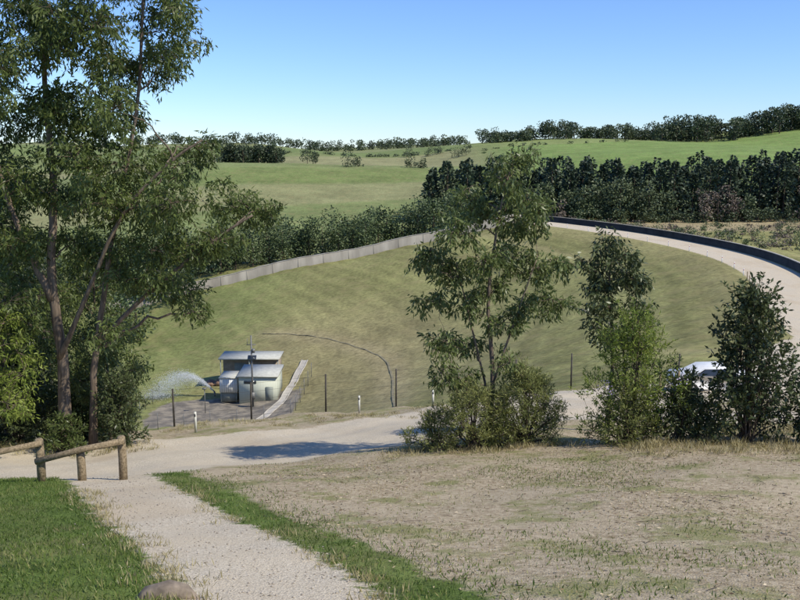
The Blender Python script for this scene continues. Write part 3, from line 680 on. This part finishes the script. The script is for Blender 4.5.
pn=vn(xx,yy,1.7,1)+.6*vn(xx,yy,5.1,4)
blades(mb,xx,yy,rng.uniform(.03,.10,k.sum())*(1+.3*pn),.012,0,np.clip(.38+.22*pn+rng.normal(size=k.sum())*.18,0,1))
k=(g<.05)&(s>.8)&(s<2.5+.8*vn(x,y,1.1,2)+.3*vn(x,y,3.7,1))&(rng.random(N1)<(.85-.45*(s-1))); xx,yy=x[k],y[k]
blades(mb,xx,yy,rng.uniform(.03,.10,k.sum()),.012,0,np.clip(.42+.25*vn(xx,yy,3,2)+rng.normal(size=k.sum())*.2,0,1))
N2=110000; x=rng.uniform(-4,14,N2); y=5+rng.random(N2)*18; g,s=zones(x,y)
pn=vn(x,y,.9,5)+.6*vn(x,y,3.1,1); k=(g<-.1)&(s>1.9)&(np.abs(x)<y*.62)&(rng.random(N2)<np.clip(.10+1.1*(pn-.2),.04,.85)); xx,yy=x[k],y[k]
blades(mb,xx,yy,rng.uniform(.03,.08,k.sum()),.013,0,np.clip(.55+rng.normal(size=k.sum())*.24,0,1))
mb.build('grass',[grassm])
mb=MB()
N3=60000; x=rng.uniform(-4,13,N3); y=5+rng.random(N3)*18; g,s=zones(x,y); pn=vn(x,y,1.4,8)
k=(g<-.1)&(s>1.9)&(np.abs(x)<y*.62)&(rng.random(N3)<np.clip(.3+.5*pn,.05,.8)); xx,yy=x[k],y[k]
blades(mb,xx,yy,rng.uniform(.02,.06,k.sum()),.011,0,np.clip(.5+rng.normal(size=k.sum())*.25,0,1))
for (x0,x1,y0,y1,cnt,h0,h1_) in [(5.2,13,17.4,20.2,9000,.1,.36),(-.5,4.5,19.9,21.6,3500,.08,.28),(-14,-8,25.5,28,2500,.15,.4),(-9.5,2,32,36,4000,.08,.25),(8,14,20,26,3000,.2,.5)]:
    nt_=cnt//22; tx=rng.uniform(x0,x1,nt_); ty=y0+(y1-y0)*rng.random(nt_)**.6; ht=rng.uniform(.4,1,nt_)**1.3; x=np.repeat(tx,22)+rng.normal(size=nt_*22)*.1; y=np.repeat(ty,22)+rng.normal(size=nt_*22)*.1
    blades(mb,x,y,rng.uniform(h0,h1_,len(x))*np.repeat(ht,22),.014,0,np.clip(.4+np.repeat(rng.normal(size=nt_)*.22,22)+rng.normal(size=len(x))*.15,0,1))
x=[];y=[]
for q in rng.random(230)*.55+.25:
    p=PATH[int(q*(len(PATH)-1))]; side=-1 if rng.random()<.7 else 1; cx_=p[0]+side*(1.0+rng.normal()*.15); cy_=p[1]+rng.normal()*.25
    x+=list(cx_+rng.normal(size=16)*.07); y+=list(cy_+rng.normal(size=16)*.07)
x=np.array(x);y=np.array(y); blades(mb,x,y,rng.uniform(.04,.15,len(x)),.01,0,np.clip(.4+rng.normal(size=len(x))*.2,0,1))
mb.build('dry_grass',[drym])
mb=MB(); N4=26000; x=rng.uniform(-4,13,N4); y=5.5+rng.random(N4)*16; g,s=zones(x,y); k=(g<-.1)&(s>1.6)&(np.abs(x)<y*.62)&(rng.random(N4)<np.clip(.5+.6*vn(x,y,1.1,3),.1,1)); x=x[k];y=y[k]; n_=len(x)
D=np.column_stack([rng.normal(size=n_),rng.normal(size=n_),rng.normal(size=n_)*.12]); D[:,2]+=-.33*D[:,1]
mb.leaves(np.column_stack([x,y,H(x,y)+.018]),D,rng.uniform(.03,.09,n_),rng.uniform(.006,.02,n_),0,rng.random(n_)); mb.build('leaf_litter',[litterm])
mb=MB()
for k in range(130):
    x,y=rng.uniform(-1,12),rng.uniform(6.5,20); z=h1(x,y)+.015; a=rng.random()*6.28; l=rng.uniform(.05,.35)
    if x<np.interp(y,PATH[:,1],PATH[:,0])+1.6: continue
    x2,y2=x+math.cos(a)*l,y+math.sin(a)*l
    mb.tube([(x,y,z),((x+x2)/2+.02,(y+y2)/2,h1((x+x2)/2,(y+y2)/2)+.02),(x2,y2,h1(x2,y2)+.012)],[.004,.005,.003],4,0)
mb.build('fallen_twigs',[bark])
mb=MB()
for k in range(900):
    q=rng.random(); p=PATH[int((.25+q*.7)*(len(PATH)-1))]; x,y=p[0]+rng.normal()*.6,p[1]+rng.normal()*.4; z=h1(x,y); r=rng.uniform(.004,.012)
    mb.tube([(x-r,y,z),(x-r*.4,y,z+r*.7),(x+r*.5,y,z+r*.6),(x+r,y,z)],[r*.5,r,r*.8,r*.3],5,0,rng.random())
mb.build('gravel_stones',[noisemat('stone',(.2,.17,.13),(.5,.45,.38),9,.9,0)])
mb=MB(); x,y=-2.1,7.2; z=h1(x,y)
mb.tube([(x-.3,y-.05,z-.04),(x-.18,y,z+.02),(x+.02,y+.02,z+.05),(x+.15,y+.03,z+.03),(x+.28,y,z-.03)],[.03,.09,.11,.085,.03],7,0); mb.build('rock',[noisemat('brown_rock',(.1,.08,.06),(.30,.24,.18),9,.9,.8)])
print('DONE')
